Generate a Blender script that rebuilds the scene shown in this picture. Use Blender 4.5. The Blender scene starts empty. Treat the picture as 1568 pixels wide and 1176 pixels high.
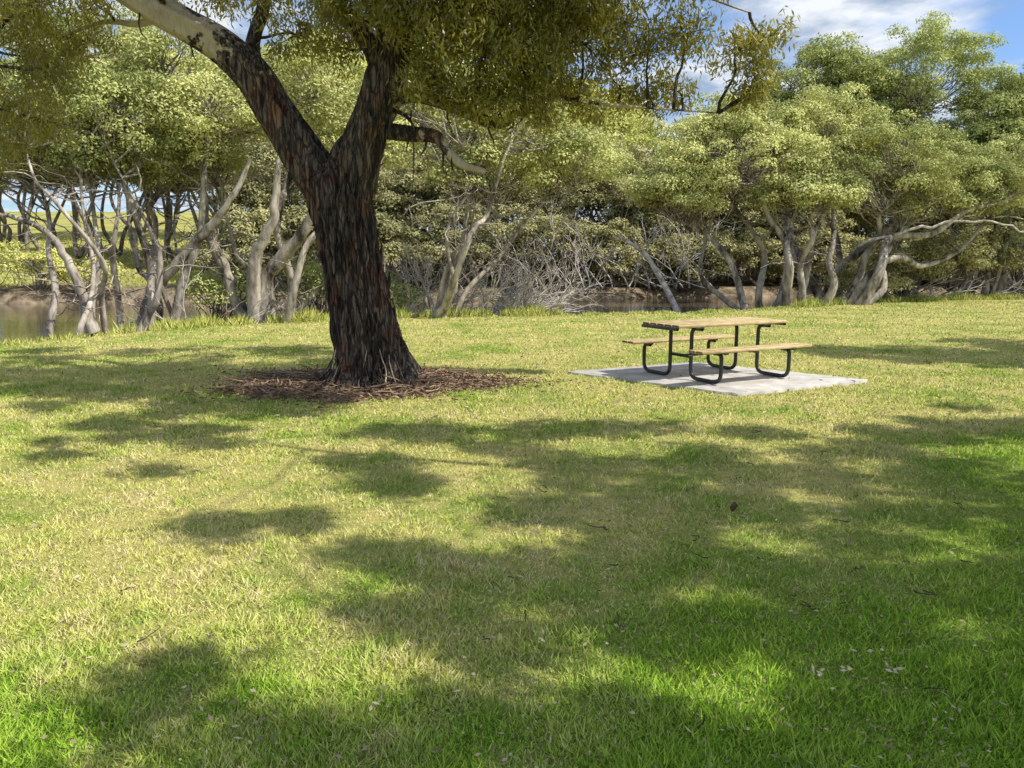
import bpy, math, random
import numpy as np
from mathutils import Vector, noise as mnoise
rng=np.random.default_rng(7); random.seed(7)
scene=bpy.context.scene
scene.view_settings.view_transform='Standard'
scene.view_settings.look='None'; scene.view_settings.exposure=0

# ------------------------------------------------------------ mesh helpers
class MB:
    def __init__(s): s.v=[];s.f=[];s.a=[];s.n=0
    def add(s,v,f,a):
        s.v.append(v);s.f.append(f+s.n);s.a.append(np.broadcast_to(a,(len(v),)).astype(np.float32));s.n+=len(v)
    def build(s,name,mat,parent=None,smooth=False):
        v=np.concatenate(s.v).astype(np.float32);f=np.concatenate(s.f).astype(np.int32);a=np.concatenate(s.a)
        me=bpy.data.meshes.new(name)
        me.vertices.add(len(v));me.vertices.foreach_set('co',v.ravel())
        k=f.shape[1]
        me.loops.add(f.size);me.loops.foreach_set('vertex_index',f.ravel())
        me.polygons.add(len(f));me.polygons.foreach_set('loop_start',np.arange(0,f.size,k,dtype=np.int32))
        me.update(calc_edges=True)
        at=me.attributes.new('rnd','FLOAT','POINT');at.data.foreach_set('value',a)
        if smooth: me.polygons.foreach_set('use_smooth',np.ones(len(f),dtype=bool))
        me.materials.append(mat)
        ob=bpy.data.objects.new(name,me);scene.collection.objects.link(ob)
        if parent: ob.parent=parent
        return ob
def empty(name,loc=(0,0,0)):
    e=bpy.data.objects.new(name,None);scene.collection.objects.link(e);e.empty_display_size=.3
    return e
def unit(a): return a/np.maximum(np.linalg.norm(a,axis=-1,keepdims=True),1e-9)
def rdir(n): return unit(rng.normal(size=(n,3)))
def catmull(P,R,m):
    P=np.array(P,float);R=np.array(R,float)
    Q=np.vstack([2*P[0]-P[1],P,2*P[-1]-P[-2]]);out=[];ro=[]
    for i in range(len(P)-1):
        p0,p1,p2,p3=Q[i],Q[i+1],Q[i+2],Q[i+3]
        for t in np.linspace(0,1,m,endpoint=False):
            out.append(.5*((2*p1)+(p2-p0)*t+(2*p0-5*p1+4*p2-p3)*t*t+(3*p1-p0-3*p2+p3)*t**3))
            ro.append(R[i]*(1-t)+R[i+1]*t)
    out.append(P[-1]);ro.append(R[-1])
    return np.array(out),np.array(ro)
def tube(mb,pts,rad,sides=5,attr=0.,lump=0.,flare=False):
    pts=np.asarray(pts,float);n=len(pts);rad=np.broadcast_to(rad,(n,)).astype(float)
    T=unit(np.gradient(pts,axis=0))
    d=pts[-1]-pts[0];ref=np.array([1,0,0.]) if abs(d[0])<.7*np.linalg.norm(d) else np.array([0,1.,0])
    A=unit(np.cross(T,ref));B=np.cross(T,A)
    th=np.linspace(0,2*np.pi,sides,endpoint=False)
    RR=np.repeat(rad[:,None],sides,1)
    if lump>0:
        for i in range(n):
            for j in range(sides):
                c,s_=math.cos(th[j]),math.sin(th[j]);z=pts[i].sum()
                k=mnoise.noise(Vector((c*1.6,s_*1.6,z*1.1)))*.18+mnoise.noise(Vector((c*5,s_*5,z*1.6+9)))*.15
                k+=(abs(mnoise.noise(Vector((c*10,s_*10,z*2.0+3))))-.2)*.30
                if flare:
                    zz=pts[i][2];k+=math.exp(-max(zz,0)/.28)*(.10+.38*max(0,math.sin(th[j]*5+.6)+.3*math.sin(th[j]*3)))
                RR[i,j]*=1+k*lump
    V=pts[:,None,:]+RR[...,None]*(np.cos(th)[None,:,None]*A[:,None,:]+np.sin(th)[None,:,None]*B[:,None,:])
    i=np.arange(n-1)[:,None]*sides;j=np.arange(sides)[None,:];j2=(j+1)%sides
    F=np.stack([i+j,i+j2,i+sides+j2,i+sides+j],-1).reshape(-1,4)
    if np.ndim(attr)==1: attr=np.repeat(attr,sides)
    mb.add(V.reshape(-1,3),F,attr)
def wavy(p0,p1,n,amp,up=0.):
    p0=np.asarray(p0,float);p1=np.asarray(p1,float);L=np.linalg.norm(p1-p0)
    t=np.linspace(0,1,n)[:,None]
    P=p0+(p1-p0)*t
    for k in (1,2,3,5):
        P=P+np.sin(np.pi*k*t)*rng.normal(size=3)*amp*L/k**1.1
    P[:,2]+=(np.sin(np.pi*t[:,0])*up*L)
    return P
def leaves(mb,c,d,L,W,attr,s=None):
    n=len(c);L=np.broadcast_to(L,(n,))[:,None];W=np.broadcast_to(W,(n,))[:,None]
    if s is None: s=unit(np.cross(d,rdir(n)))
    V=np.stack([c,c+d*L*.45+s*W*.5,c+d*L,c+d*L*.45-s*W*.5],1).reshape(-1,3)
    F=np.arange(4*n).reshape(-1,4)
    mb.add(V,F,np.repeat(np.broadcast_to(attr,(n,)),4))
def facing(nrm):
    d=unit(np.cross(nrm,rdir(len(nrm))));return d,np.cross(d,nrm)

# ------------------------------------------------------------ node helpers
def newmat(name):
    m=bpy.data.materials.new(name);m.use_nodes=True;nt=m.node_tree;nt.nodes.clear()
    o=nt.nodes.new('ShaderNodeOutputMaterial');return m,nt,o
def N(nt,t,**k):
    n=nt.nodes.new(t)
    for a,b in k.items():
        if a in('inp',):
            for q,w in b.items():
                if isinstance(w,bpy.types.NodeSocket): nt.links.new(w,n.inputs[q])
                else: n.inputs[q].default_value=w
        else: setattr(n,a,b)
    return n
def math_(nt,op,a,b=0.,c=None,clamp=False):
    n=nt.nodes.new('ShaderNodeMath');n.operation=op;n.use_clamp=clamp
    for i,x in enumerate((a,b,c)):
        if x is None: continue
        if isinstance(x,bpy.types.NodeSocket): nt.links.new(x,n.inputs[i])
        else: n.inputs[i].default_value=x
    return n.outputs[0]
def mixc(nt,f,a,b,mode='MIX'):
    n=nt.nodes.new('ShaderNodeMix');n.data_type='RGBA';n.blend_type=mode
    for i,x in ((0,f),(6,a),(7,b)):
        if isinstance(x,bpy.types.NodeSocket): nt.links.new(x,n.inputs[i])
        elif i==0: n.inputs[0].default_value=x
        else: n.inputs[i].default_value=(*x,1)
    return n.outputs[2]
def maprange(nt,x,a,b,c=0.,d=1.):
    n=N(nt,'ShaderNodeMapRange',inp={0:x,1:a,2:b,3:c,4:d});return n.outputs[0]
def noise(nt,scale,detail=3.,vec=None,rough=.5):
    n=N(nt,'ShaderNodeTexNoise',inp={'Scale':scale,'Detail':detail,'Roughness':rough})
    if vec is not None: nt.links.new(vec,n.inputs['Vector'])
    return n.outputs[0]
def pos(nt): return N(nt,'ShaderNodeNewGeometry').outputs['Position']
def attr(nt): return N(nt,'ShaderNodeAttribute',attribute_name='rnd').outputs['Fac']

def leafmat(name,dark,light,trans=.35,tcol=None,scale=.8,gloss=.0,bias=.38):
    m,nt,o=newmat(name);p=pos(nt)
    f=math_(nt,'ADD',math_(nt,'MULTIPLY',attr(nt),.9),math_(nt,'MULTIPLY',math_(nt,'SUBTRACT',noise(nt,scale,3,p),bias),1.5),clamp=True)
    c=mixc(nt,f,dark,light)
    d=N(nt,'ShaderNodeBsdfDiffuse',inp={0:c})
    tc=mixc(nt,.55,c,tcol or light)
    t=N(nt,'ShaderNodeBsdfTranslucent',inp={0:tc})
    ms=N(nt,'ShaderNodeMixShader',inp={0:trans,1:d.outputs[0],2:t.outputs[0]})
    if gloss:
        g=N(nt,'ShaderNodeBsdfGlossy',inp={0:(.9,.9,.8,1),1:.4})
        ms=N(nt,'ShaderNodeMixShader',inp={0:gloss,1:ms.outputs[0],2:g.outputs[0]})
    nt.links.new(ms.outputs[0],o.inputs[0]);return m

def grasscolor(nt):
    p=pos(nt);sp=N(nt,'ShaderNodeSeparateXYZ',inp={0:p})
    X,Y=sp.outputs[0],sp.outputs[1]
    q=math_(nt,'SUBTRACT',Y,math_(nt,'MULTIPLY',math_(nt,'MAXIMUM',X,-.6),.9))
    d=maprange(nt,q,1.8,3.6)
    n1=noise(nt,.6,5,p,.6);n2=noise(nt,3.5,4,p,.65)
    k=math_(nt,'ADD',math_(nt,'MULTIPLY',math_(nt,'SUBTRACT',n1,.5),3.6),math_(nt,'MULTIPLY',math_(nt,'SUBTRACT',n2,.5),2.2))
    f=math_(nt,'ADD',math_(nt,'MULTIPLY',d,.74),k,clamp=True)
    f=math_(nt,'MULTIPLY',f,maprange(nt,d,0,.8,.35,1.))
    return f,n1,n2,p
def mat_ground():
    m,nt,o=newmat('ground_soil_and_lawn');f,n1,n2,p=grasscolor(nt)
    c=mixc(nt,f,(.15,.25,.022),(.52,.46,.15))
    fine=noise(nt,55,4,p,.7);c=mixc(nt,maprange(nt,fine,.4,.7,0,.5),c,(.60,.50,.26))
    c=mixc(nt,maprange(nt,noise(nt,120,2,p),.45,.6,0,.5),c,(.07,.075,.014))
    soil=mixc(nt,maprange(nt,noise(nt,2,5,p,.7),.35,.65),(.06,.042,.026),(.38,.30,.20))
    c=mixc(nt,attr(nt),c,soil)
    b=N(nt,'ShaderNodeBump',inp={'Strength':.6,'Distance':.03,'Height':noise(nt,60,4,p,.7)})
    s=N(nt,'ShaderNodeBsdfDiffuse',inp={0:c,'Normal':b.outputs[0]});nt.links.new(s.outputs[0],o.inputs[0]);return m
def mat_blade(name,tall=False):
    m,nt,o=newmat(name);f,n1,n2,p=grasscolor(nt)
    a=attr(nt)
    if tall:
        c=mixc(nt,a,(.28,.38,.04),(.80,.74,.24))
    else:
        g=mixc(nt,a,(.13,.34,.015),(.54,.72,.10));y=mixc(nt,a,(.48,.53,.04),(.95,.88,.36))
        c=mixc(nt,f,g,y)
        straw=maprange(nt,math_(nt,'ADD',noise(nt,1.7,5,p,.7),math_(nt,'MULTIPLY',math_(nt,'SUBTRACT',a,.5),.25)),.52,.64,0,.85)
        c=mixc(nt,math_(nt,'MULTIPLY',straw,f),c,(.92,.76,.44))
        # a sprinkling of dark, dead blades
        c=mixc(nt,maprange(nt,a,.04,.07,.75,0),c,(.10,.08,.03))
    geo=N(nt,'ShaderNodeNewGeometry')
    vm=N(nt,'ShaderNodeVectorMath',operation='MULTIPLY_ADD',inp={0:geo.outputs['Normal'],1:(.6,.6,.6),2:(0,0,1.)})
    vn=N(nt,'ShaderNodeVectorMath',operation='NORMALIZE',inp={0:vm.outputs[0]})
    d=N(nt,'ShaderNodeBsdfDiffuse',inp={0:c,'Normal':vn.outputs[0]});t=N(nt,'ShaderNodeBsdfTranslucent',inp={0:c})
    ms=N(nt,'ShaderNodeMixShader',inp={0:.2,1:d.outputs[0],2:t.outputs[0]})
    nt.links.new(ms.outputs[0],o.inputs[0]);return m
def mat_bark():
    m,nt,o=newmat('rough_eucalyptus_bark');p=pos(nt)
    mp=N(nt,'ShaderNodeMapping',inp={0:p,'Scale':(1,1,.13)}).outputs[0]
    n1=noise(nt,17,8,mp,.72);n2=noise(nt,3.0,4,p,.6)
    vor=N(nt,'ShaderNodeTexVoronoi',feature='DISTANCE_TO_EDGE',inp={'Vector':mixc(nt,.09,mp,N(nt,'ShaderNodeTexNoise',inp={'Vector':mp,'Scale':9.,'Detail':5.}).outputs[1]),'Scale':17.})
    crack=maprange(nt,vor.outputs[0],0,.14)
    c=mixc(nt,maprange(nt,n1,.42,.62),(.024,.015,.011),(.32,.235,.18))
    c=mixc(nt,maprange(nt,n2,.50,.64,0,.8),c,mixc(nt,maprange(nt,n1,.4,.6),(.05,.018,.010),(.38,.14,.06)))
    c=mixc(nt,crack,mixc(nt,.8,c,(.008,.005,.004)),c)
    sm=mixc(nt,noise(nt,5,4,p),(.70,.58,.42),(.30,.21,.14))
    pal=maprange(nt,math_(nt,'ADD',attr(nt),math_(nt,'MULTIPLY',math_(nt,'SUBTRACT',n2,.5),1.7)),.42,.48)
    c=mixc(nt,pal,c,sm)
    hgt=math_(nt,'ADD',n1,math_(nt,'MULTIPLY',crack,.6));hgt=math_(nt,'MULTIPLY',hgt,maprange(nt,pal,0,1,1,.15))
    b=N(nt,'ShaderNodeBump',inp={'Strength':1.,'Distance':.07,'Height':hgt})
    s=N(nt,'ShaderNodeBsdfPrincipled',inp={'Base Color':c,'Roughness':.85,'Normal':b.outputs[0]});nt.links.new(s.outputs[0],o.inputs[0]);return m
def mat_simple(name,c1,c2,scale,rough=.85,bump=.0,stretch=(1,1,1),metal=0.,spec=.3,usea=False):
    m,nt,o=newmat(name);p=pos(nt)
    mp=N(nt,'ShaderNodeMapping',inp={0:p,'Scale':stretch}).outputs[0]
    n1=noise(nt,scale,6,mp,.65)
    f=attr(nt) if usea else maprange(nt,n1,.35,.65)
    c=mixc(nt,f,c1,c2)
    if usea: c=mixc(nt,.25,c,mixc(nt,n1,c1,c2))
    s=N(nt,'ShaderNodeBsdfPrincipled',inp={'Base Color':c,'Roughness':rough,'Metallic':metal,'Specular IOR Level':spec})
    if bump: nt.links.new(N(nt,'ShaderNodeBump',inp={'Strength':.8,'Distance':bump,'Height':n1}).outputs[0],s.inputs['Normal'])
    nt.links.new(s.outputs[0],o.inputs[0]);return m

M_ground=mat_ground();M_blade=mat_blade('lawn_grass');M_tall=mat_blade('bank_grass',True)
M_bark=mat_bark()
M_paper=mat_simple('paperbark_bark',(.06,.045,.035),(.64,.56,.46),3.2,.9,.04,(1,1,.35))
M_dead=mat_simple('dead_wood',(.26,.22,.18),(.80,.73,.66),6,.9,.01)
M_twig=mat_simple('living_branch',(.05,.038,.028),(.36,.30,.24),4,.9,.01)
M_leafE=leafmat('eucalyptus_leaf',(.03,.05,.012),(.36,.34,.07),.42,(.72,.58,.05),1.6,.06,.42)
M_leafP=leafmat('paperbark_leaf',(.13,.165,.05),(.78,.77,.32),.2,(.62,.66,.18),.7)
M_leafP2=leafmat('paperbark_leaf_dark',(.085,.12,.035),(.62,.64,.24),.2,(.5,.58,.14),.8)
M_leafY=leafmat('pale_gum_leaf',(.22,.26,.06),(.88,.84,.30),.2,(.75,.75,.15),.5)
M_leafD=leafmat('shrub_leaf',(.07,.08,.035),(.60,.56,.27),.2,(.48,.48,.14),.8)

# ------------------------------------------------------------ terrain
SX=[-150,-60,-30,-14,-11,-9.8,-8.5,-6,-3,0,3,6,9,14,23,60,150]
SY=[-20,4,9,13.2,14.0,14.9,18.2,21,22.4,23.3,23.8,24.6,26.5,30.8,34,38,44]
FX=[-150,-60,-30,-15,0,15,30,60,150]
FY=[38,34,34,36,39,41,44,50,60]
def sm(x): x=np.clip(x,0,1);return x*x*(3-2*x)
def height(x,y):
    x=np.asarray(x,float);y=np.asarray(y,float)
    d1=y-np.interp(x,SX,SY)-.25*np.sin(x*2.1)-.15*np.sin(x*5.3+1);d2=y-np.interp(x,FX,FY)-.5*np.sin(x*.9)
    z=.012*np.sin(x*.9+1)*np.cos(y*.7)-1.5*sm(d1/1.6)
    up=1.7*sm(d2/2.2)
    hill=np.clip(d2-2,0,60)*(.02+.11*sm((-x-9)/9))
    return z+up+np.minimum(hill,7)
xs=np.unique(np.concatenate([np.linspace(-900,-60,25),np.linspace(-60,-14,60),np.linspace(-14,26,200),np.linspace(26,60,50),np.linspace(60,900,25)]))
ys=np.unique(np.concatenate([np.linspace(-300,0,20),np.linspace(0,12,30),np.linspace(12,48,180),np.linspace(48,90,50),np.linspace(90,1500,25)]))
GX,GY=np.meshgrid(xs,ys);GZ=height(GX,GY)
g=MB();nx=len(xs);ny=len(ys)
i=np.arange(ny-1)[:,None]*nx;j=np.arange(nx-1)[None,:]
F=np.stack([i+j,i+j+1,i+nx+j+1,i+nx+j],-1).reshape(-1,4)
d1=GY-np.interp(GX,SX,SY);d2=GY-np.interp(GX,FX,FY)
soil=np.clip((d1+.5)/.5,0,1)*(1-np.clip((d2-3.2)/1.5,0,1))
soil=np.maximum(soil,np.clip((d2-1)/1,0,1)*np.clip((GX+15)/3,0,1))
g.add(np.stack([GX,GY,GZ],-1).reshape(-1,3),F,soil.ravel())
g.build('ground',M_ground,smooth=True)

m,nt,o=newmat('river_water');p=pos(nt)
b=N(nt,'ShaderNodeBump',inp={'Strength':.3,'Distance':.02,'Height':noise(nt,3.5,4,N(nt,'ShaderNodeMapping',inp={0:p,'Scale':(.5,1.6,1)}).outputs[0])})
s=N(nt,'ShaderNodeBsdfPrincipled',inp={'Base Color':(.13,.095,.055,1),'Roughness':.06,'Normal':b.outputs[0]});nt.links.new(s.outputs[0],o.inputs[0])
w=MB();w.add(np.array([[-400,-80,-.36],[400,-80,-.36],[400,120,-.36],[-400,120,-.36]],float)*1.,np.array([[0,1,2,3]]),0.)
w.build('river_water',m)

# ------------------------------------------------------------ grass
padq=np.array([[.79,10.98],[2.71,9.10],[4.78,10.2],[2.86,12.05]])
def inpad(x,y,e=0.):
    r=np.ones(len(x),bool)
    for k in range(4):
        a=padq[k];bb=padq[(k+1)%4];ed=bb-a;nrm=np.array([-ed[1],ed[0]])/np.linalg.norm(ed)
        r&=((x-a[0])*nrm[0]+(y-a[1])*nrm[1])>e
    return r
MRX,MRY=1.68,1.08
def mprof(th): return 1+.12*np.sin(3*th+1)+.09*np.sin(5*th+2)+.07*np.sin(11*th)+.05*np.sin(19*th)
def mul_r(x,y):
    th=np.arctan2((y-9.98)/MRY,(x+1.95)/MRX)
    return np.hypot((x+1.95)/MRX,(y-9.98)/MRY)/mprof(th)
def blades(n,y0,y1,pw,hh,ww):
    u=rng.random(n)
    if pw==2: y=1/(1/y0+(1/y1-1/y0)*u)
    else: y=y0*(y1/y0)**u
    x=(rng.random(n)*2-1)*(.74*y+.9)
    wob=.05*np.sin(x*9)+.04*np.sin(y*13)
    keep=(~inpad(x,y,.02+wob+.04*rng.normal(size=n)))&(mul_r(x,y)>.90+.2*rng.random(n))&(y<np.interp(x,SX,SY)+.1)
    x=x[keep];y=y[keep];n=len(x)
    z=height(x,y)-.004
    c=np.stack([x,y,z],1);lean=rng.normal(size=(n,3))*np.array([.8,.8,0]);d=unit(lean+np.array([0,0,1.]))
    k=np.maximum(1,(y/4)**.75)
    big=1+.8*np.clip(1-(y-2.)/2.5,0,1)*(rng.random(n))
    tuft=1+.5*np.clip(np.sin(x*7+np.sin(y*5)*2)*np.sin(y*6.3+x*2)+.4*np.sin(x*17+np.sin(y*9))*np.sin(y*15+x*4),-1,1)
    L=hh*k**.45*rng.uniform(.45,1.3,n)*big*tuft;W=ww*k*rng.uniform(.7,1.3,n)
    return c,d,L,W
gb=MB()
for a in ((330000,1.7,11,2,.036,.0044),(190000,6,31,1,.032,.0046)):
    c,d,L,W=blades(*a);leaves(gb,c,d,L,W,rng.random(len(c)))
gb.build('lawn_grass',M_blade)
tb=MB()
n=60000
x=rng.uniform(-16,30,n);dd=rng.uniform(-1.0,.9,n)*rng.random(n)**.4
y=np.interp(x,SX,SY)+dd
cl=np.sin(x*3.1)+np.sin(x*7.3+y*2)+rng.normal(size=n)*.6
hf=np.where((x>1.5)&(x<10),.3,1.)*np.where(x<-8.8,.45,1.)
k=cl>-.9;x=x[k];y=y[k];cl=cl[k];hf=hf[k];n=len(x)
leaves(tb,np.stack([x,y,height(x,y)-.01],1),unit(rng.normal(size=(n,3))*[.4,.4,0]+[0,0,1]),rng.uniform(.08,.28,n)*(1+.4*np.clip(cl,0,2))*hf,rng.uniform(.012,.024,n),rng.random(n))
n=22000;x=rng.uniform(-50,-10,n);y=np.interp(x,FX,FY)+rng.uniform(3,26,n)
leaves(tb,np.stack([x,y,height(x,y)-.01],1),unit(rng.normal(size=(n,3))*[.5,.5,0]+[0,0,1]),rng.uniform(.12,.3,n),rng.uniform(.03,.06,n),rng.random(n))
tb.build('bank_grass',M_tall)

# ------------------------------------------------------------ mulch bed
mb=MB();nr,nth=14,120
V=[];
for r in range(nr):
    for t in range(nth):
        th=2*np.pi*t/nth;rr=(r/(nr-1))
        k=mprof(th)*rr
        xx=-1.95+MRX*k*np.cos(th);yy=9.98+MRY*k*np.sin(th)
        V.append((xx,yy,float(height(xx,yy))+.004+.07*(1-rr**3)*(1+.5*mnoise.noise(Vector((xx*4,yy*4,0))))))
i=np.arange(nr-1)[:,None]*nth;j=np.arange(nth)[None,:];j2=(j+1)%nth
mb.add(np.array(V),np.stack([i+j,i+nth+j,i+nth+j2,i+j2],-1).reshape(-1,4),.15)
n=11000
th=rng.random(n)*2*np.pi;rr=np.sqrt(rng.random(n))*(1.05+.12*rng.normal(size=n)**2)
kk_=mprof(th)*rr
x=-1.95+MRX*kk_*np.cos(th);y=9.98+MRY*kk_*np.sin(th)
leaves(mb,np.stack([x,y,.07*(1-np.clip(rr,0,1)**3)+.018+rng.random(n)*.025],1),unit(rng.normal(size=(n,3))*[1,1,.35]),rng.uniform(.03,.11,n),rng.uniform(.01,.028,n),rng.random(n)**1.5)
for q in range(340):
    t_=rng.random()*2*np.pi;r_=math.sqrt(rng.random())
    a=np.array([-1.95+MRX*1.05*r_*math.cos(t_),9.98+MRY*1.05*r_*math.sin(t_),.06+.05*(1-r_**3)]);e=a+unit(rng.normal(size=3)*[1,1,.12])*rng.uniform(.1,.4)
    tube(mb,wavy(a,e,4,.05),rng.uniform(.004,.009),4,rng.random())
mb.build('bark_mulch',mat_simple('bark_mulch',(.045,.025,.015),(.50,.34,.21),14,.9,.0,usea=True))

fl=MB();n=3000
y=1/(1/1.9+(1/18-1/1.9)*rng.random(n));x=(rng.random(n)*2-1)*(.75*y+1)
k=(y<np.interp(x,SX,SY)-1);x=x[k];y=y[k];n=len(x)
leaves(fl,np.stack([x,y,height(x,y)+.034+rng.random(n)*.012],1),unit(rng.normal(size=(n,3))*[1,1,.25]),rng.uniform(.015,.05,n)*np.clip(y/5,.75,1.9),rng.uniform(.006,.015,n)*np.clip(y/6,1,2),rng.random(n)**1.1)
for (cx,cy) in ((1.98,2.62),(1.27,2.75),(1.15,2.72),(1.45,2.72),(.13,2.98),(-.47,2.5)):
    n=24 if cx>1.9 else 7
    leaves(fl,np.tile([cx,cy,.062],(n,1))+rng.normal(size=(n,3))*[.012,.012,.005],unit(rng.normal(size=(n,3))*[1,1,.4]),rng.uniform(.02,.035,n),.012,1.6)
fl.build('fallen_leaves',mat_simple('fallen_leaf',(.11,.05,.022),(.66,.56,.36),10,.7,usea=True))
st=MB()
for q in range(34):
    yy=1/(1/2.6+(1/11-1/2.6)*rng.random());xx=(rng.random()*2-1)*.7*yy
    L=rng.uniform(.03,.10);dr=unit(rng.normal(size=3)*[1,1,.05])
    for z in range(rng.integers(1,3)):
        a=np.array([xx,yy,.035])+rng.normal(size=3)*[.015,.015,.003];tube(st,wavy(a,a+dr*L+rng.normal(size=3)*[.03,.03,.004],5,.07),np.linspace(.004,.002,5),4,.1)
a=np.array([1.40,4.70,.03]);tube(st,[a,a+[.0,0,.02],a+[.015,0,.045],a+[.01,0,.06]],[.006,.02,.022,.006],8,.1)
st.build('fallen_twigs',mat_simple('twig_wood',(.03,.02,.015),(.12,.08,.05),20,.9))

# ------------------------------------------------------------ main eucalyptus
YT=9.95
E=empty('eucalyptus_tree')
tr=MB()
def limb(P,R,sides,A,m=10,lump=1.,flare=False,mbx=None):
    P=[(p[0],p[1] if len(p)==3 else YT,p[-1]) for p in P]
    p,r=catmull(P,R,m);a=np.interp(np.linspace(0,1,len(p)),np.linspace(0,1,len(A)),A)
    tube(mbx or tr,p,r,sides,a,lump,flare);return p
trunk=limb([(-1.79,9.95,-.12),(-1.79,9.95,.12),(-1.82,9.95,.35),(-1.89,9.95,.65),(-1.99,9.95,1.18),(-2.07,9.95,1.76),(-2.15,9.95,2.2),(-2.22,9.97,2.6),(-2.28,9.97,2.8)],
      [.54,.50,.45,.40,.36,.355,.37,.36,.25],96,[0,0,0,0,0,0,0,0],m=16,flare=True)
L1=limb([(-2.28,2.3),(-2.47,2.68),(-2.62,2.9),(-2.80,3.2),(-3.0,3.52),(-3.2,3.86),(-3.62,4.24),(-4.32,4.62),(-4.9,5.0),(-5.6,9.7,5.8),(-6.2,9.5,6.6)],
      [.24,.27,.25,.225,.21,.205,.19,.17,.15,.11,.06],40,[0,0,0,0,.05,.3,.5,.75,1,1,1],m=9)
L2=limb([(-2.1,2.2),(-2.0,2.7),(-1.86,3.05),(-1.70,3.42),(-1.57,3.83),(-1.45,4.28),(-1.45,4.85),(-1.2,9.8,5.6),(-.8,9.6,6.4),(-.6,9.5,7.2)],
      [.24,.28,.265,.25,.24,.2,.17,.13,.09,.04],40,[0,0,0,0,0,.1,.2,.4,.8,1],m=9)
L3=limb([(-1.55,3.75),(-1.8,10.1,4.3),(-2.3,10.4,4.9),(-2.6,10.8,5.6),(-3.0,11,6.5)],[.13,.12,.10,.08,.04],16,[0,.1,.4,.8,1],m=6)
L4=limb([(-1.6,3.55),(-1.2,9.9,3.62),(-.76,9.85,3.50),(-.2,9.8,3.27),(.1,9.8,3.42),(.45,9.8,3.56),(1.2,9.9,3.5),(1.9,10,3.47),(2.6,10.1,3.44)],
      [.12,.085,.08,.07,.045,.03,.022,.014,.006],14,[0,.1,.1,.3,.6,.5,.6,.5,.5],m=6)
L5=limb([(-1.55,3.2),(-1.2,9.85,3.14),(-.93,9.8,3.10),(-.78,9.75,2.92),(-.6,9.7,2.76),(-.32,9.7,2.68)],[.10,.09,.08,.06,.05,.03],14,[0,.3,.2,.6,.9,1],m=6)
L6=limb([(-1.45,4.2),(-.9,9.7,4.5),(-.1,9.6,4.7),(.8,9.7,4.75),(1.8,9.8,4.85),(2.9,10,4.6)],[.12,.09,.06,.04,.025,.008],14,[0,.1,.3,.4,.5,.5],m=6)
L7=limb([(-3.2,3.8),(-3.25,10.2,4.3),(-3.15,10.4,4.9),(-3.4,10.7,5.8)],[.11,.09,.08,.05],14,[0,.2,.4,.6],m=6)
L8=limb([(-4.7,4.9),(-5.2,9.8,4.85),(-5.8,9.8,4.65),(-6.4,9.9,4.2),(-6.7,9.9,3.6)],[.05,.04,.03,.02,.008],8,[.5,.4,.3,.3,.3],m=6)
L9=limb([(-4.2,4.6),(-4.6,10.1,4.5),(-5.1,10.2,4.55),(-5.7,10.2,4.35)],[.06,.045,.03,.015],10,[.9,.9,.8,.6],m=6)
limb([(-2.45,2.72),(-2.66,9.85,2.72),(-2.74,9.8,2.66)],[.11,.085,.05],16,[0,.2,.8],m=5)
limb([(-1.2,9.85,3.13),(-1.3,9.75,3.2),(-1.2,9.7,3.0),(-1.21,9.7,2.6)],[.02,.03,.016,.006],6,[0,0,0],m=4)
limb([(-2.74,9.8,2.66),(-2.78,9.8,2.5),(-2.76,9.8,2.3)],[.03,.02,.006],6,[0,0],m=4)
limb([(-1.45,3.45),(-1.25,9.7,3.3),(-1.1,9.65,3.05)],[.03,.02,.006],6,[0,0],m=4)
for P in (L1[30:70:7],L4[6:30:5],L5[4:24:5],L2[20:50:8]):
    for a in P:
        a=a+np.array([rng.normal()*.04,-.06,-.04]);tube(tr,wavy(a,a+[rng.normal()*.06,rng.normal()*.04,-rng.uniform(.12,.42)],5,.08),np.array([.008,.014,.012,.008,.003]),4,rng.choice([0,.2]))
for q in range(110):
    t_=rng.normal(-1.6,.65);f_=rng.uniform(.52,.76);z1=rng.uniform(.12,.55)
    a=np.array([-1.79+f_*math.cos(t_)+rng.normal()*.06,9.95+f_*math.sin(t_),.06]);rr_=.51-.1*z1
    e=np.array([-1.82+rr_*math.cos(t_+rng.normal()*.15),9.95+rr_*math.sin(t_),z1])
    tube(tr,wavy(a,e,6,.035,-.08),np.linspace(.013,.005,6),4,rng.choice([0,.1,.3,.75],p=[.35,.3,.2,.15]))
for q in range(130):
    t_=rng.uniform(-math.pi,0);z=rng.uniform(.3,2.5);cx=np.interp(z,[.35,.65,1.18,1.76,2.2,2.6],[-1.82,-1.89,-1.99,-2.07,-2.15,-2.22]);r_=np.interp(z,[.35,.65,1.2,2.6],[.43,.40,.36,.36])+.02
    a=np.array([cx+r_*math.cos(t_),9.95+r_*math.sin(t_),z]);e=a+np.array([rng.normal()*.02,-.01,rng.uniform(.12,.4)])
    tube(tr,wavy(a,e,5,.02),np.array([.006,.02,.025,.018,.004]),4,0.)
limbs=np.vstack([L1[20:],L2[30:],L3,L4,L6,L7,L8,L9])
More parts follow.
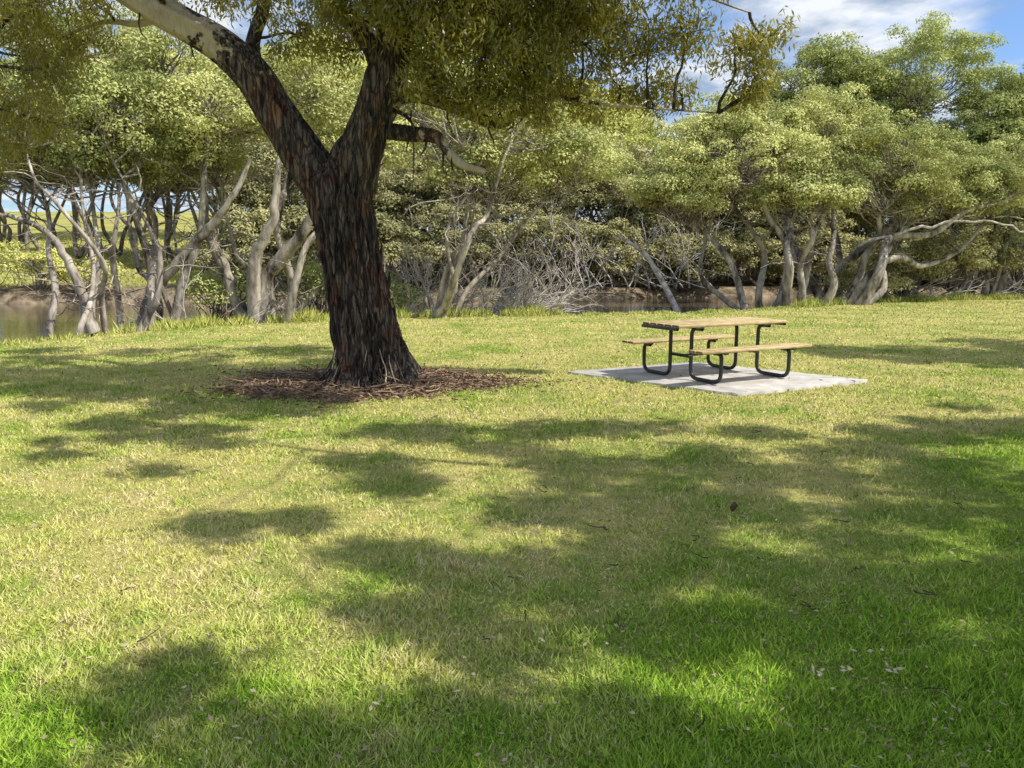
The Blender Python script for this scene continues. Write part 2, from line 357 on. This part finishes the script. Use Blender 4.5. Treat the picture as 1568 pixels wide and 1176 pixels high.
def gumclumps(cl,limbs,leafmb,brmb,dens=1.,leafL=(.06,.115),leafW=(.016,.028),m=34,tw=1.):
    for (cx,cy,cz,r) in cl:
        c=np.array([cx,cy,cz]);k=np.argmin(((limbs-c)**2).sum(1)+np.maximum(0,limbs[:,2]-c[2])*2)
        if np.linalg.norm(limbs[k]-c)>.25: tube(brmb,wavy(limbs[k],c,7,.06),np.linspace(.022,.008,7)*(1+.15*np.linalg.norm(limbs[k]-c))*tw,5,.25)
        ns=int(62*(r/.6)**1.9*dens)+6
        sc=c+rdir(ns)*(rng.random((ns,1))**.4)*r*np.array([1.2,1.15,.78])
        for s in sc[::2]:
            tube(brmb,wavy(c+(s-c)*.15,s,4,.08),np.array([.007,.006,.004,.003]),3,.3)
        P=np.repeat(sc,m,0)+rng.normal(size=(ns*m,3))*np.array([.075,.075,.085])
        hang=np.repeat(rdir(ns),m,0)*.5
        d=unit(hang+rng.normal(size=(ns*m,3))*.5+np.array([0,0,-.75]))
        a=np.clip(np.repeat(rng.random(ns),m)*.75+rng.random(ns*m)*.25,0,1)
        leaves(leafmb,P,d,rng.uniform(*leafL,ns*m),rng.uniform(*leafW,ns*m),a)
lf=MB()
vis=[(-1.9,9.5,4.85,.55),(-2.3,10.6,4.75,.5),(-1.0,9.3,4.6,.6),(-.55,9.5,4.35,.55),(-.1,9.5,4.55,.6),(.05,9.6,4.1,.5),(.5,9.7,4.45,.6),(-.3,9.2,3.95,.42),
 (.15,9.9,3.78,.38),(.85,9.9,4.25,.5),(-.85,9.1,4.05,.42),(1.25,10,4.5,.5),(1.7,10.2,4.2,.42),(2.1,10,4.35,.36),(2.75,10,4.15,.34),(3.1,10,4.3,.3),(3.0,10,3.85,.25),
 (1.35,10.2,3.8,.3),(2.1,10.3,3.75,.26),(-1.1,9.5,4.95,.6),(.2,9.4,5.0,.7),(1.2,9.7,5.1,.6),(2.1,9.9,5.0,.45),(-1.35,9.1,4.35,.36),(-1.95,9.3,4.45,.36),
 (-.4,9.4,3.62,.32),(.1,9.5,3.5,.28),(.75,9.9,3.75,.34),(-.9,9.3,3.75,.32),(.45,9.5,3.95,.45),(0,9.9,4.6,.6),(.9,9.6,4.7,.55),(-1.2,10,4.2,.45),(-2.7,10.2,4.4,.34),(-2.1,10,4.2,.3),
 (-.15,9.4,3.35,.24),(.35,9.7,3.4,.24),(-.6,9.3,3.5,.26),(-1.05,9.2,3.55,.24),(.9,9.9,3.5,.2),(2.95,10,3.65,.2),(1.75,10.2,3.6,.2),
 (-6.3,10,4.7,.65),(-5.6,9.6,4.6,.4),(-6.1,10.3,4.15,.5),(-6.35,10,3.5,.5),(-5.65,9.9,3.9,.35),(-5.0,9.8,4.65,.26),(-5.3,10.2,4.3,.28),(-6.6,10,3.0,.4),(-3.7,10.6,4.95,.26),(-3.1,10.3,4.85,.26),(-5.8,9.8,3.3,.3),(-4.5,10.4,4.9,.26),
 (-.6,10.3,4.7,.6),(.4,10.5,4.6,.6),(-2.6,9.8,5.1,.5),(-.7,9.0,4.9,.5)]
up=[]
for q in range(70):
    yy=rng.uniform(5.8,12.2);xx=rng.uniform(-4.6,2.4)
    up.append((xx,yy,max(5.3,1.6+.335*yy+.6)+rng.uniform(0,1.8),rng.uniform(.3,.58)))
gumclumps(vis,limbs,lf,tr,.9);gumclumps(up,limbs,lf,tr,.72,(.08,.14),(.030,.045))
tr.build('trunk_and_limbs',M_bark,E,True);lf.build('foliage',M_leafE,E)

# ------------------------------------------------------------ neighbouring gums (right of the view) shading the lawn
SUN_EL=math.radians(52);hx,hy=.93,-.367
kk=1/math.tan(SUN_EL)
def above(gx,gy,h): return (gx+hx*kk*h,gy+hy*kk*h,h)
def shadegum(bx,by,patches,h0,ex=()):
    E2=empty('eucalyptus_tree');t2=MB();l2=MB()
    cl=[]
    for (gx,gy,r) in patches:
        for z in range(2):
            h=h0+rng.uniform(-.7,.9);a=above(gx+rng.normal()*r*.45,gy+rng.normal()*r*.3,h);cl.append((a[0],a[1],a[2],r*rng.uniform(.55,.85)))
    for (gx,gy,r) in ex:
        h=h0+rng.uniform(-.7,.9);cl.append((*above(gx,gy,h),r))
    C=np.array(cl)[:,:3].mean(0)
    stem=limb([(bx,by,-.1),(bx-.05,by,.3),(bx+.1,by+.1,1.6),(bx-.1,by,3.),(C[0],C[1],h0-1.2)],[.5,.38,.3,.22,.10],28,[0,0,.2,.6,1],m=6,mbx=t2)
    arms=[stem[12:]]
    C2=np.array(cl)[:,:3]
    for q in range(6):
        e=C2[rng.integers(len(C2))]
        p,r=catmull(wavy(stem[-6],e,6,.07,.05),np.linspace(.07,.02,6),3);tube(t2,p,r,10,.9);arms.append(p)
    gumclumps(cl,np.vstack(arms),l2,t2,.72,(.08,.14),(.034,.052),m=34,tw=.5)
    t2.build('trunk_and_limbs',M_bark,E2,True);l2.build('foliage',M_leafE,E2)
A=[(-1.5,7.3,.4),(-.7,7.1,.5),(.2,7.1,.5),(1.1,7.3,.45),(2.0,7.2,.4),(0,6.4,.45),(-1.2,6.0,.35),(-.75,5.45,.4),(.6,5.7,.5),(1.4,5.2,.5),(2.2,5.7,.5),(3.0,5.3,.5),(3.8,5.7,.45),(1.5,6.3,.4),
   (3.1,6.4,.35),(-1.95,4.5,.26),(-1.5,4.6,.22),(-.7,4.05,.34),(-.1,3.75,.45),(.6,4.0,.42),(1.25,3.6,.5),(1.9,4.2,.45),(2.6,3.7,.5),(3.3,4.3,.45),(.7,3.25,.38),(1.6,3.0,.45),(2.3,2.9,.45),(0.9,4.7,.35),(4.2,7.3,.35),(5.,7.7,.35),(2.4,4.7,.35),(-.5,3.3,.28),
   (.3,5.0,.3),(3.6,7.,.3),(2.9,2.6,.4)]
ex=[]
for q in range(44):
    gy=rng.uniform(2.9,6.6);lo=np.interp(gy,[2.9,3.5,4.2,4.8,5.4,6.6],[-.4,-.9,-.7,0,-1.0,-1.4]);ex.append((lo+rng.random()**.9*(4.6-lo),gy,rng.uniform(.14,.30)))
for q in range(14): ex.append((rng.uniform(-4.5,-2.6),rng.uniform(5.6,7.6),rng.uniform(.14,.26)))
for q in range(14): ex.append((rng.uniform(2.5,5.6),rng.uniform(6.6,8.4),rng.uniform(.12,.24)))
B=[(-1.35,2.5,.3),(-.85,2.35,.32),(-.35,2.4,.3),(.15,2.25,.32),(.7,2.3,.3),(1.2,2.45,.36),(1.8,2.35,.42),(-1.2,1.9,.4),(-.4,1.7,.4),(.4,1.7,.4),(1.2,1.8,.4),(2.5,2.2,.5)]
shadegum(9.4,3.2,A,6.6,ex);shadegum(8.0,-1.8,B,6.2)
C=[(5.2,13.6,.6),(5.9,13.1,.7),(6.8,12.9,.9),(7.7,12.9,1.),(8.8,13.2,1.),(7.2,14.0,.9),(6.2,14.4,.7),(8.4,14.6,1.),(9.8,14,1.),(10.5,12.6,.9),(8.9,12.,.8),(7.9,11.9,.7),(11.5,13.5,1.),(6.6,12.3,.6),(9.5,15.3,.8),(6.2,13.6,.7),(7.6,13.4,.9),(8.,12.4,.8)]
shadegum(15.2,10.2,C,6.8)

# ------------------------------------------------------------ paperbarks
def dome(lm,c,r,nsub,rs,nl,ll=(.09,.15),lw=(.045,.07),zmin=-.45):
    c=np.array(c,float);r=np.array(r,float)
    D=rdir(nsub*3);D=D[D[:,2]>zmin][:nsub]
    S=c+D*r*rng.uniform(.62,1.12,(len(D),1));off=rng.uniform(-.16,.22)
    for s in S:
        q=rs*rng.uniform(.6,1.4);n=int(nl*q*q/rs/rs*rng.uniform(.7,1.2))
        u=rdir(n);u[:,2]=np.where(u[:,2]<-.35,-u[:,2],u[:,2])
        P=s+u*q*rng.uniform(.6,1.12,(n,1))*np.array([1.1,1.1,.72])
        dd,sd=facing(unit(u+rng.normal(size=(n,3))*.42+[0,0,.2]))
        leaves(lm,P,dd,rng.uniform(*ll,n),rng.uniform(*lw,n),np.clip(rng.random()*.45+rng.random(n)*.5+off,0,1),sd)
    return S
def paperbark(bases,domes,leafm=None,nsub=44,rs=.42,nl=210,r0=.15,name='paperbark_tree',extra=14,ll=(.07,.125),lw=(.034,.058),stemn=1):
    E=empty(name);bm=MB();lm=MB()
    bases=[np.array([b[0],b[1],float(height(b[0],b[1]))-.1]) for b in bases]
    for k,(c,r) in enumerate(domes):
        b=min(bases,key=lambda q:abs(q[0]-c[0])+rng.random()*1.2)
        c=np.array(c,float)
        S=dome(lm,c,r,nsub,rs,nl,ll,lw)
        stems=[]
        for q in range(stemn+(k%2)):
            tgt=c+rng.normal(size=3)*np.array(r)*.25+[0,0,-.1*r[2]]
            bb=b+rng.normal(size=3)*[.25,.25,0]
            p,rr=catmull(wavy(bb,tgt,7,.085,.02),r0*rng.uniform(.6,1.1)*np.array([1.5,1,.85,.7,.5,.36,.2]),4)
            tube(bm,p,rr,9);stems.append(p)
        st_=np.vstack([p[9:] for p in stems])
        for s in S:
            dist=((st_-s)**2).sum(1);dist=dist+rng.random(len(dist))*dist.mean()*.7+np.maximum(0,st_[:,2]-s[2])*5
            a=st_[np.argmin(dist)];p=wavy(a,s,7,.08,-.04)
            tube(bm,p,np.linspace(.032,.008,7),5)
            e=p[3]+rng.normal(size=3)*.5;tube(bm,wavy(p[3],e,4,.1),np.linspace(.012,.004,4),3)
        for q in range(extra):
            a=st_[rng.integers(len(st_))];e=a+rng.normal(size=3)*[1.,.8,.5]
            p=wavy(a,e,6,.1);tube(bm,p,np.linspace(.020,.005,6),4)
            tube(bm,wavy(p[3],p[3]+rng.normal(size=3)*.4,4,.1),np.linspace(.010,.004,4),3)
    bm.build('trunks_and_branches',M_paper,E,True);lm.build('foliage',leafm or M_leafP,E)
# left group
paperbark([(-10.4,19.0)],[((-11.8,19.6,5.2),(1.8,1.5,1.5)),((-9.9,20.2,4.9),(1.5,1.5,1.4)),((-13.2,20.4,4.3),(1.3,1.5,1.3)),((-11.4,20.8,4.1),(1.5,1.2,.8))],M_leafP2,nsub=54,r0=.12,extra=16)
paperbark([(-9.9,20.6)],[((-7.2,20.6,5.2),(1.6,1.4,1.4)),((-8.9,21.6,6.4),(1.7,1.5,1.5)),((-11.8,22.0,6.9),(2,1.5,1.5)),((-9.4,22,3.9),(1.3,1,.7))],nsub=52,r0=.12,extra=14)
paperbark([(-7.3,20.9),(-6.7,20.8)],[((-5.6,21.4,5.8),(1.6,1.5,1.5)),((-4.2,21.6,4.6),(1.3,1.3,1.1)),((-8.4,21.2,4.4),(1.1,1.2,.9))],nsub=52,r0=.14,extra=18)
paperbark([(-2.2,22.0)],[((-2.4,22.6,5.6),(1.9,1.6,1.5)),((.1,22.8,5.2),(1.8,1.5,1.3)),((1.9,23.3,4.3),(1.4,1.3,.9)),((-.6,22.8,4.0),(1.5,1.3,.8))],nsub=52,r0=.09,extra=22)
ll_=MB()
for P,R in (([(-9.9,20.6,-.1),(-9.4,20.5,.9),(-8.2,20.3,2.1),(-7.3,20.2,3.0),(-6.6,20.2,4.2)],[.2,.15,.12,.09,.05]),
            ([(-10.4,19,-.1),(-10.6,19,1.0),(-11.2,19,2.2),(-12.3,19,2.7),(-13.5,18.8,2.6)],[.17,.12,.08,.05,.03]),
            ([(-6.7,20.8,-.1),(-6.5,20.8,1.2),(-5.6,20.6,2.2),(-4.9,20.4,3.2)],[.27,.2,.16,.1]),
            ([(-6.9,20.7,-.1),(-6.8,20.6,1.6),(-6.2,20.5,2.8),(-6.0,20.4,4.2)],[.22,.17,.12,.07]),
            ([(-7.2,20.9,-.1),(-7.7,20.9,1.3),(-8.1,20.8,2.6),(-8.0,20.7,4.2)],[.2,.16,.11,.06])):
    p,r=catmull(P,R,8);tube(ll_,p+rng.normal(size=p.shape)*.015,r,10,0,0)
e_=[o for o in scene.objects if o.name.startswith('paperbark_tree')][0]
ll_.build('leaning_limbs',M_paper,e_,True)
# right group
paperbark([(9.4,28.3),(10.6,28.4)],[((8.2,28.8,4.9),(2.8,2,1.7)),((10.4,28.4,3.9),(1.7,1.4,1.1)),((6.2,29.4,4.0),(1.7,1.5,1.2)),((8.6,30,6.2),(2.2,1.6,1.4))],nsub=90,r0=.17,extra=20,ll=(.08,.14),lw=(.04,.068))
paperbark([(11.4,28.6),(12.3,28.9),(12.9,28.8)],[((13.6,29.2,4.9),(2.7,2,1.7)),((11.6,30,6.2),(2.0,1.5,1.5)),((16.4,30.5,4.2),(2.3,1.6,1.6)),((19,31.2,4.3),(2.2,1.6,1.8))],nsub=90,r0=.2,extra=20,ll=(.08,.14),lw=(.04,.068))
paperbark([(14,34.5),(18,35),(21,35)],[((13.7,35.8,8.9),(2.7,2,2.0)),((18.4,36,9.4),(2.8,2.2,2.3)),((16,36.5,7.8),(2.8,2,2.4)),((21.6,35,7.2),(2.6,2,2.2)),((24.9,35,8.4),(2.8,2,2.4)),((11.2,36.5,6.7),(2.4,2,2)),((20,34.2,5.6),(2.3,1.6,1.6)),((23.5,34,4.2),(2.6,1.6,2.2)),((16.5,34.6,4.8),(2.4,1.6,1.6))],M_leafP2,nsub=100,rs=.5,nl=220,r0=.22,extra=10,ll=(.10,.17),lw=(.05,.08))

# far bank tree belt (one distant mass)
E3=empty('riverbank_trees');bm=MB();lm=MB();ly=MB()
def belt(mbx,specs,nsub,rs,nl,ll,lw):
    for (c,r) in specs:
        S=dome(mbx,c,r,nsub,rs,nl,ll,lw,-.6)
        b=np.array([c[0]+rng.normal()*.6,c[1],float(height(c[0],c[1]))-.1]);st2=[]
        for q in range(2):
            p,rr=catmull(wavy(b,np.array(c)+rng.normal(size=3)*.5,6,.09),np.linspace(.14,.05,6),3);tube(bm,p,rr,6);st2.append(p)
        st2=np.vstack(st2)
        for s in S[::2]:
            a=st2[np.argmin(((st2-s)**2).sum(1)+np.maximum(0,st2[:,2]-s[2])*5)];p=wavy(a,s,6,.09);tube(bm,p,np.linspace(.045,.012,6),4)
            tube(bm,wavy(p[3],p[3]+rng.normal(size=3)*.8,4,.1),np.linspace(.018,.006,4),3)
low=[];mid=[];high=[]
for x in np.arange(-14.5,36,2.1):
    fy=np.interp(x,FX,FY)
    low.append(((x+rng.normal()*.5,fy+1.8+rng.random()*1.6,1.5+rng.random()*1.4),(1.4+rng.random()*.7,1.3,1.0+rng.random()*.7)))
    mid.append(((x+rng.normal()*.6,fy+3.8+rng.random()*2,3.8+rng.random()*2.2),(1.8+rng.random(),1.7,1.5+rng.random())))
for x in np.arange(-36,-14,2.2): mid.append(((x,47+rng.random()*4,7.0+rng.random()*1.2),(2.3,1.6,2.2)))
for x in np.arange(-26,-14,2.6): mid.append(((x,42+rng.random()*3,6.9+rng.random()),(2.0,1.6,1.5)))
for x in np.arange(-22,36,3.4):
    fy=np.interp(x,FX,FY)
    zz=9.5+rng.normal()*1.3 if x<10 else 7.2+rng.normal()*.5
    if x<-14: zz+=1
    high.append(((x,fy+9+rng.random()*5,zz),(3.0,2.2,2.8)))
    if x>-14: high.append(((x+1.5,fy+8+rng.random()*3,zz-3.5),(2.8,2,2.4)))
belt(lm,low,36,.5,180,(.14,.22),(.07,.11));belt(lm,mid,52,.55,170,(.13,.21),(.07,.10))
belt(ly,high,50,.75,170,(.18,.27),(.09,.14))
high2=[((x,56+rng.random()*8,z),(4,3,3.4)) for x,z in ((-48,9),(-43,10),(-38,10.5),(-33,11),(-28,12),(-23,13),(-17,13),(-11,13),(-5,12.5),(1,12.5),(7,12))]
belt(ly,high2,44,1.0,180,(.24,.36),(.12,.18))
n=120000
x=rng.uniform(-15,37,n);y=np.interp(x,FX,FY)+rng.uniform(5,10,n);z=rng.uniform(0,6.2,n)
kq=(np.sin(x*1.3+z)+np.sin(y*1.7-z*1.9)+np.sin(x*3.1+y)*.7+rng.normal(size=n)*.6)>-.5
x,y,z=x[kq],y[kq],z[kq];n=len(x)
dd,sd=facing(unit(rng.normal(size=(n,3))+[.5,-.6,.8]));leaves(lm,np.stack([x,y,z],1),dd,rng.uniform(.16,.28,n),rng.uniform(.08,.13,n),rng.random(n)*.6,sd)
bm.build('branches',M_twig,E3,True);lm.build('shrub_foliage',M_leafD,E3);ly.build('foliage',M_leafY,E3)

def shrub(name,cs,r,mat,nsub=26,nl=170,ll=(.10,.16),lw=(.05,.07)):
    E4=empty(name);l4=MB();b4=MB()
    for c in cs:
        S=dome(l4,c,r,nsub,.4,nl,ll,lw,-.3)
        for s in S: tube(b4,wavy((c[0],c[1],c[2]-1.2),s,5,.06),np.linspace(.03,.01,5),4)
    l4.build('foliage',mat,E4);b4.build('stems',M_twig,E4)
shrub('riverbank_shrub',((-22.5,36.8,1.2),(-20.6,37.4,.9),(-25,37,1.6)),(1.6,1,.8),M_leafY)
shrub('riverbank_shrub',((14.6,31.9,.7),(16.5,32.7,1.2),(18.8,33.3,1.5),(21,33.9,1.6),(23.5,35.0,1.6),(26,35.6,1.8)),(1.5,1,1.2),M_leafD,34)
shrub('riverbank_shrub',((-8.2,21.6,.5),(-5.6,22.6,.7),(-4.2,23.0,.5)),(1.0,.8,.75),M_leafP2,26,150,(.07,.12),(.03,.05))

# dead fallen branches along the bank
E5=empty('fallen_branches');db=MB()
def stick(a,d,L,r,lev):
    e=np.array(a)+d*L;p=wavy(a,e,7,.06,.03);tube(db,p,np.linspace(r,r*.3,7),5 if lev>1 else 3)
    if lev>0:
        for q in range(4 if lev>1 else 3):
            s=p[rng.integers(2,6)];stick(s,unit(d+rng.normal(size=3)*.5+[0,0,.12]),L*rng.uniform(.35,.6),r*.5,lev-1)
for q in range(90):
    x0=rng.uniform(-3.6,.9);a=(x0,np.interp(x0,SX,SY)+rng.uniform(.2,2.2),-.25)
    stick(a,unit(np.array([rng.uniform(-.4,1.4),rng.uniform(-.3,.3),rng.uniform(.1,.75)])),rng.uniform(1.2,2.3),.034,2)
for q in range(50):
    x0=rng.uniform(1,11);a=(x0,np.interp(x0,FX,FY)+rng.uniform(0,3),.2)
    stick(a,unit(np.array([rng.uniform(-1,.7),rng.uniform(-.3,.3),rng.uniform(.3,1.)])),rng.uniform(1.8,4.),.045,2)
for q in range(40):
    x0=rng.uniform(14,26);a=(x0,np.interp(x0,SX,SY)+rng.uniform(.5,3),-.3)
    stick(a,unit(np.array([rng.uniform(-1,1),rng.uniform(-.3,.3),rng.uniform(.0,.5)])),rng.uniform(1.5,3),.045,2)
for q in range(26):
    x0=rng.uniform(-8.6,-3.6);a=(x0,np.interp(x0,SX,SY)+rng.uniform(.8,4),-.4)
    stick(a,unit(np.array([rng.uniform(-1,1),rng.uniform(-.3,.3),rng.uniform(.1,1.2)])),rng.uniform(1.2,2.4),.03,2)
p,r=catmull([(6.3,29,-.4),(5.7,29.3,.8),(5.0,29.6,1.9),(4.0,30,2.6)],[.13,.11,.09,.05],6);tube(db,p,r,8)
p,r=catmull([(13,29.5,2.2),(15.5,29,2.9),(17.5,28.6,3.0),(19.5,28.5,2.3)],[.06,.05,.035,.02],6);tube(db,p+rng.normal(size=p.shape)*.05,r,8)
# old fence stumps standing in the shallows on the left
db.build('dead_branches',M_dead,E5,True)

# ------------------------------------------------------------ concrete pad
pad=MB();N_=26
def edge(a,bq):
    a=np.array(a);bq=np.array(bq);nrm=np.array([-(bq-a)[1],(bq-a)[0]])/np.linalg.norm(bq-a)
    return [a+(bq-a)*t/N_+nrm*(.02*math.sin(t*2.3)+.015*rng.normal())*(0<t) for t in range(N_)]
ring=[];[ring.extend(edge(padq[k],padq[(k+1)%4])) for k in range(4)]
ring=np.array(ring);n=len(ring);cc=ring.mean(0)
V=[];
for (sc_,z) in ((1,-.05),(1,.025),(.993,.032),(.5,.034),(.02,.035)):
    q=cc+(ring-cc)*sc_;V.append(np.c_[q,np.full(n,z)])
i=np.arange(4)[:,None]*n;j=np.arange(n)[None,:];j2=(j+1)%n
pad.add(np.vstack(V),np.stack([i+j,i+j2,i+n+j2,i+n+j],-1).reshape(-1,4),0.)
pad.build('concrete_slab',mat_simple('concrete',(.40,.37,.33),(.62,.58,.53),3.5,.9,.004))

# ------------------------------------------------------------ picnic table
PT=empty('picnic_table')
Lx=np.array([.882,.471,0]);Wx=np.array([.471,-.882,0]);O=np.array([2.80,10.58,.036])
def loc(l,w_,z): return O+Lx*l+Wx*w_+np.array([0,0,z])
def box(mbx,l0,l1,w0,w1,z0,z1,bev=.006):
    V=[];
    cs=[(w0+bev,z0),(w1-bev,z0),(w1,z0+bev),(w1,z1-bev),(w1-bev,z1),(w0+bev,z1),(w0,z1-bev),(w0,z0+bev)]
    rings=[(l0,.6),(l0+bev,1),(l1-bev,1),(l1,.6)]
    wc,zc=(w0+w1)/2,(z0+z1)/2
    for l,s in rings:
        q=bev if s<1 else 0
        for (a,z) in cs: V.append(loc(l,a-np.sign(a-wc)*q*.7,z-np.sign(z-zc)*q*.7))
    F=[]
    for r in range(3):
        for k in range(8): F.append((r*8+k,r*8+(k+1)%8,(r+1)*8+(k+1)%8,(r+1)*8+k))
    for b0 in (0,24): F+=[(b0,b0+1,b0+2,b0+3),(b0,b0+3,b0+4,b0+7),(b0+4,b0+5,b0+6,b0+7)]
    mbx.add(np.array(V),np.array(F),rng.random())
M_wood=mat_simple('weathered_timber',(.40,.28,.12),(.66,.51,.27),5,.6,.002,(1.5,1.5,8))
M_steel=mat_simple('dark_steel',(.012,.016,.015),(.03,.035,.033),8,.4,0,metal=.0,spec=.5)
top=MB();HL=.96
for k in range(5):
    w0=-.375+k*.152;box(top,-HL,HL,w0,w0+.142,.715,.755)
top.build('table_top',M_wood,PT)
for nm,s in (('bench_seat_near',1),('bench_seat_far',-1)):
    be=MB()
    for k in range(2):
        w0=s*.70-.135+k*.137;box(be,-HL,HL,w0,w0+.130,.425,.462)
    be.build(nm,M_wood,PT)
fr=MB()
def rounded(P,rad,k=6):
    P=[np.array(p,float) for p in P];out=[P[0]]
    for a,b,c in zip(P[:-2],P[1:-1],P[2:]):
        d1=unit(a-b);d2=unit(c-b)
        r1=min(rad,.48*np.linalg.norm(a-b),.48*np.linalg.norm(c-b));s0=b+d1*r1;s1=b+d2*r1
        for t in np.linspace(0,1,k): out.append((1-t)**2*s0+2*t*(1-t)*b+t*t*s1)
    out.append(P[-1]);return np.array(out)
for l in (-.60,.60):
    for s in (1,-1):
        o_=.035*s
        path=[(.37,.69),(.17,.69),(.17,.028),(.74,.028),(.74,.40),(.60,.40)]
        pts=rounded([loc(l+o_,s*a,z) for a,z in path],.13)
        tube(fr,pts,.026,12)
        box(fr,l+o_-.03,l+o_+.03,min(s*.57,s*.84),max(s*.57,s*.84),.403,.424,.003)
    box(fr,l-.065,l+.065,-.374,.374,.693,.7145,.003)
    box(fr,l-.03,l+.03,-.2,.2,.30,.335,.003)
    pts=np.array([loc(l-.37 if l<0 else l+.34,-.36,.70),loc(l-.37 if l<0 else l+.34,.36,.70)]);
    tube(fr,pts,.020,8)
tube(fr,np.array([loc(-.6,0,.31),loc(.6,0,.31)]),.02,10)
tube(fr,np.array([loc(-.97,-.38,.708),loc(-.97,.38,.708)]),.010,8)
fr.build('steel_frame',M_steel,PT,True)

# ------------------------------------------------------------ sky, sun, camera
wld=bpy.data.worlds.new('World');scene.world=wld;wld.use_nodes=True;nt=wld.node_tree;nt.nodes.clear()
az=math.atan2(hx,hy)
sky=N(nt,'ShaderNodeTexSky',sky_type='NISHITA');sky.sun_disc=False;sky.sun_elevation=SUN_EL;sky.sun_rotation=az
tc=N(nt,'ShaderNodeTexCoord').outputs['Generated'];sp=N(nt,'ShaderNodeSeparateXYZ',inp={0:tc})
zz=math_(nt,'ADD',math_(nt,'MAXIMUM',sp.outputs[2],0),.12)
cv=N(nt,'ShaderNodeCombineXYZ',inp={0:math_(nt,'DIVIDE',sp.outputs[0],zz),1:math_(nt,'DIVIDE',sp.outputs[1],zz),2:0.}).outputs[0]
cn=noise(nt,1.5,6,cv,.55)
cf=maprange(nt,cn,.38,.55,0,.92)
cs=noise(nt,3.2,5,cv,.55)
cc_=mixc(nt,maprange(nt,cs,.42,.60),(2.6,3.3,4.4),(6.6,6.8,7.0))
blue=mixc(nt,1.,sky.outputs[0],(.80,.98,1.25),'MULTIPLY')
col=mixc(nt,cf,blue,cc_)
bg=N(nt,'ShaderNodeBackground',inp={0:col,1:.15});ow=N(nt,'ShaderNodeOutputWorld',inp={0:bg.outputs[0]})
sd=bpy.data.lights.new('sun','SUN');sd.energy=5.;sd.angle=math.radians(.5);sd.color=(1,.96,.88)
so=bpy.data.objects.new('sun',sd);scene.collection.objects.link(so)
S=Vector((hx*math.cos(SUN_EL),hy*math.cos(SUN_EL),math.sin(SUN_EL)));so.rotation_euler=S.to_track_quat('Z','Y').to_euler();so.location=(20,-10,30)
cd=bpy.data.cameras.new('camera');cam=bpy.data.objects.new('camera',cd);scene.collection.objects.link(cam)
cam.location=(0,0,1.6);cam.rotation_euler=(math.radians(90-9.07),0,0);cd.sensor_width=36;cd.lens=27.05;cd.clip_start=.05;cd.clip_end=3000
scene.camera=cam
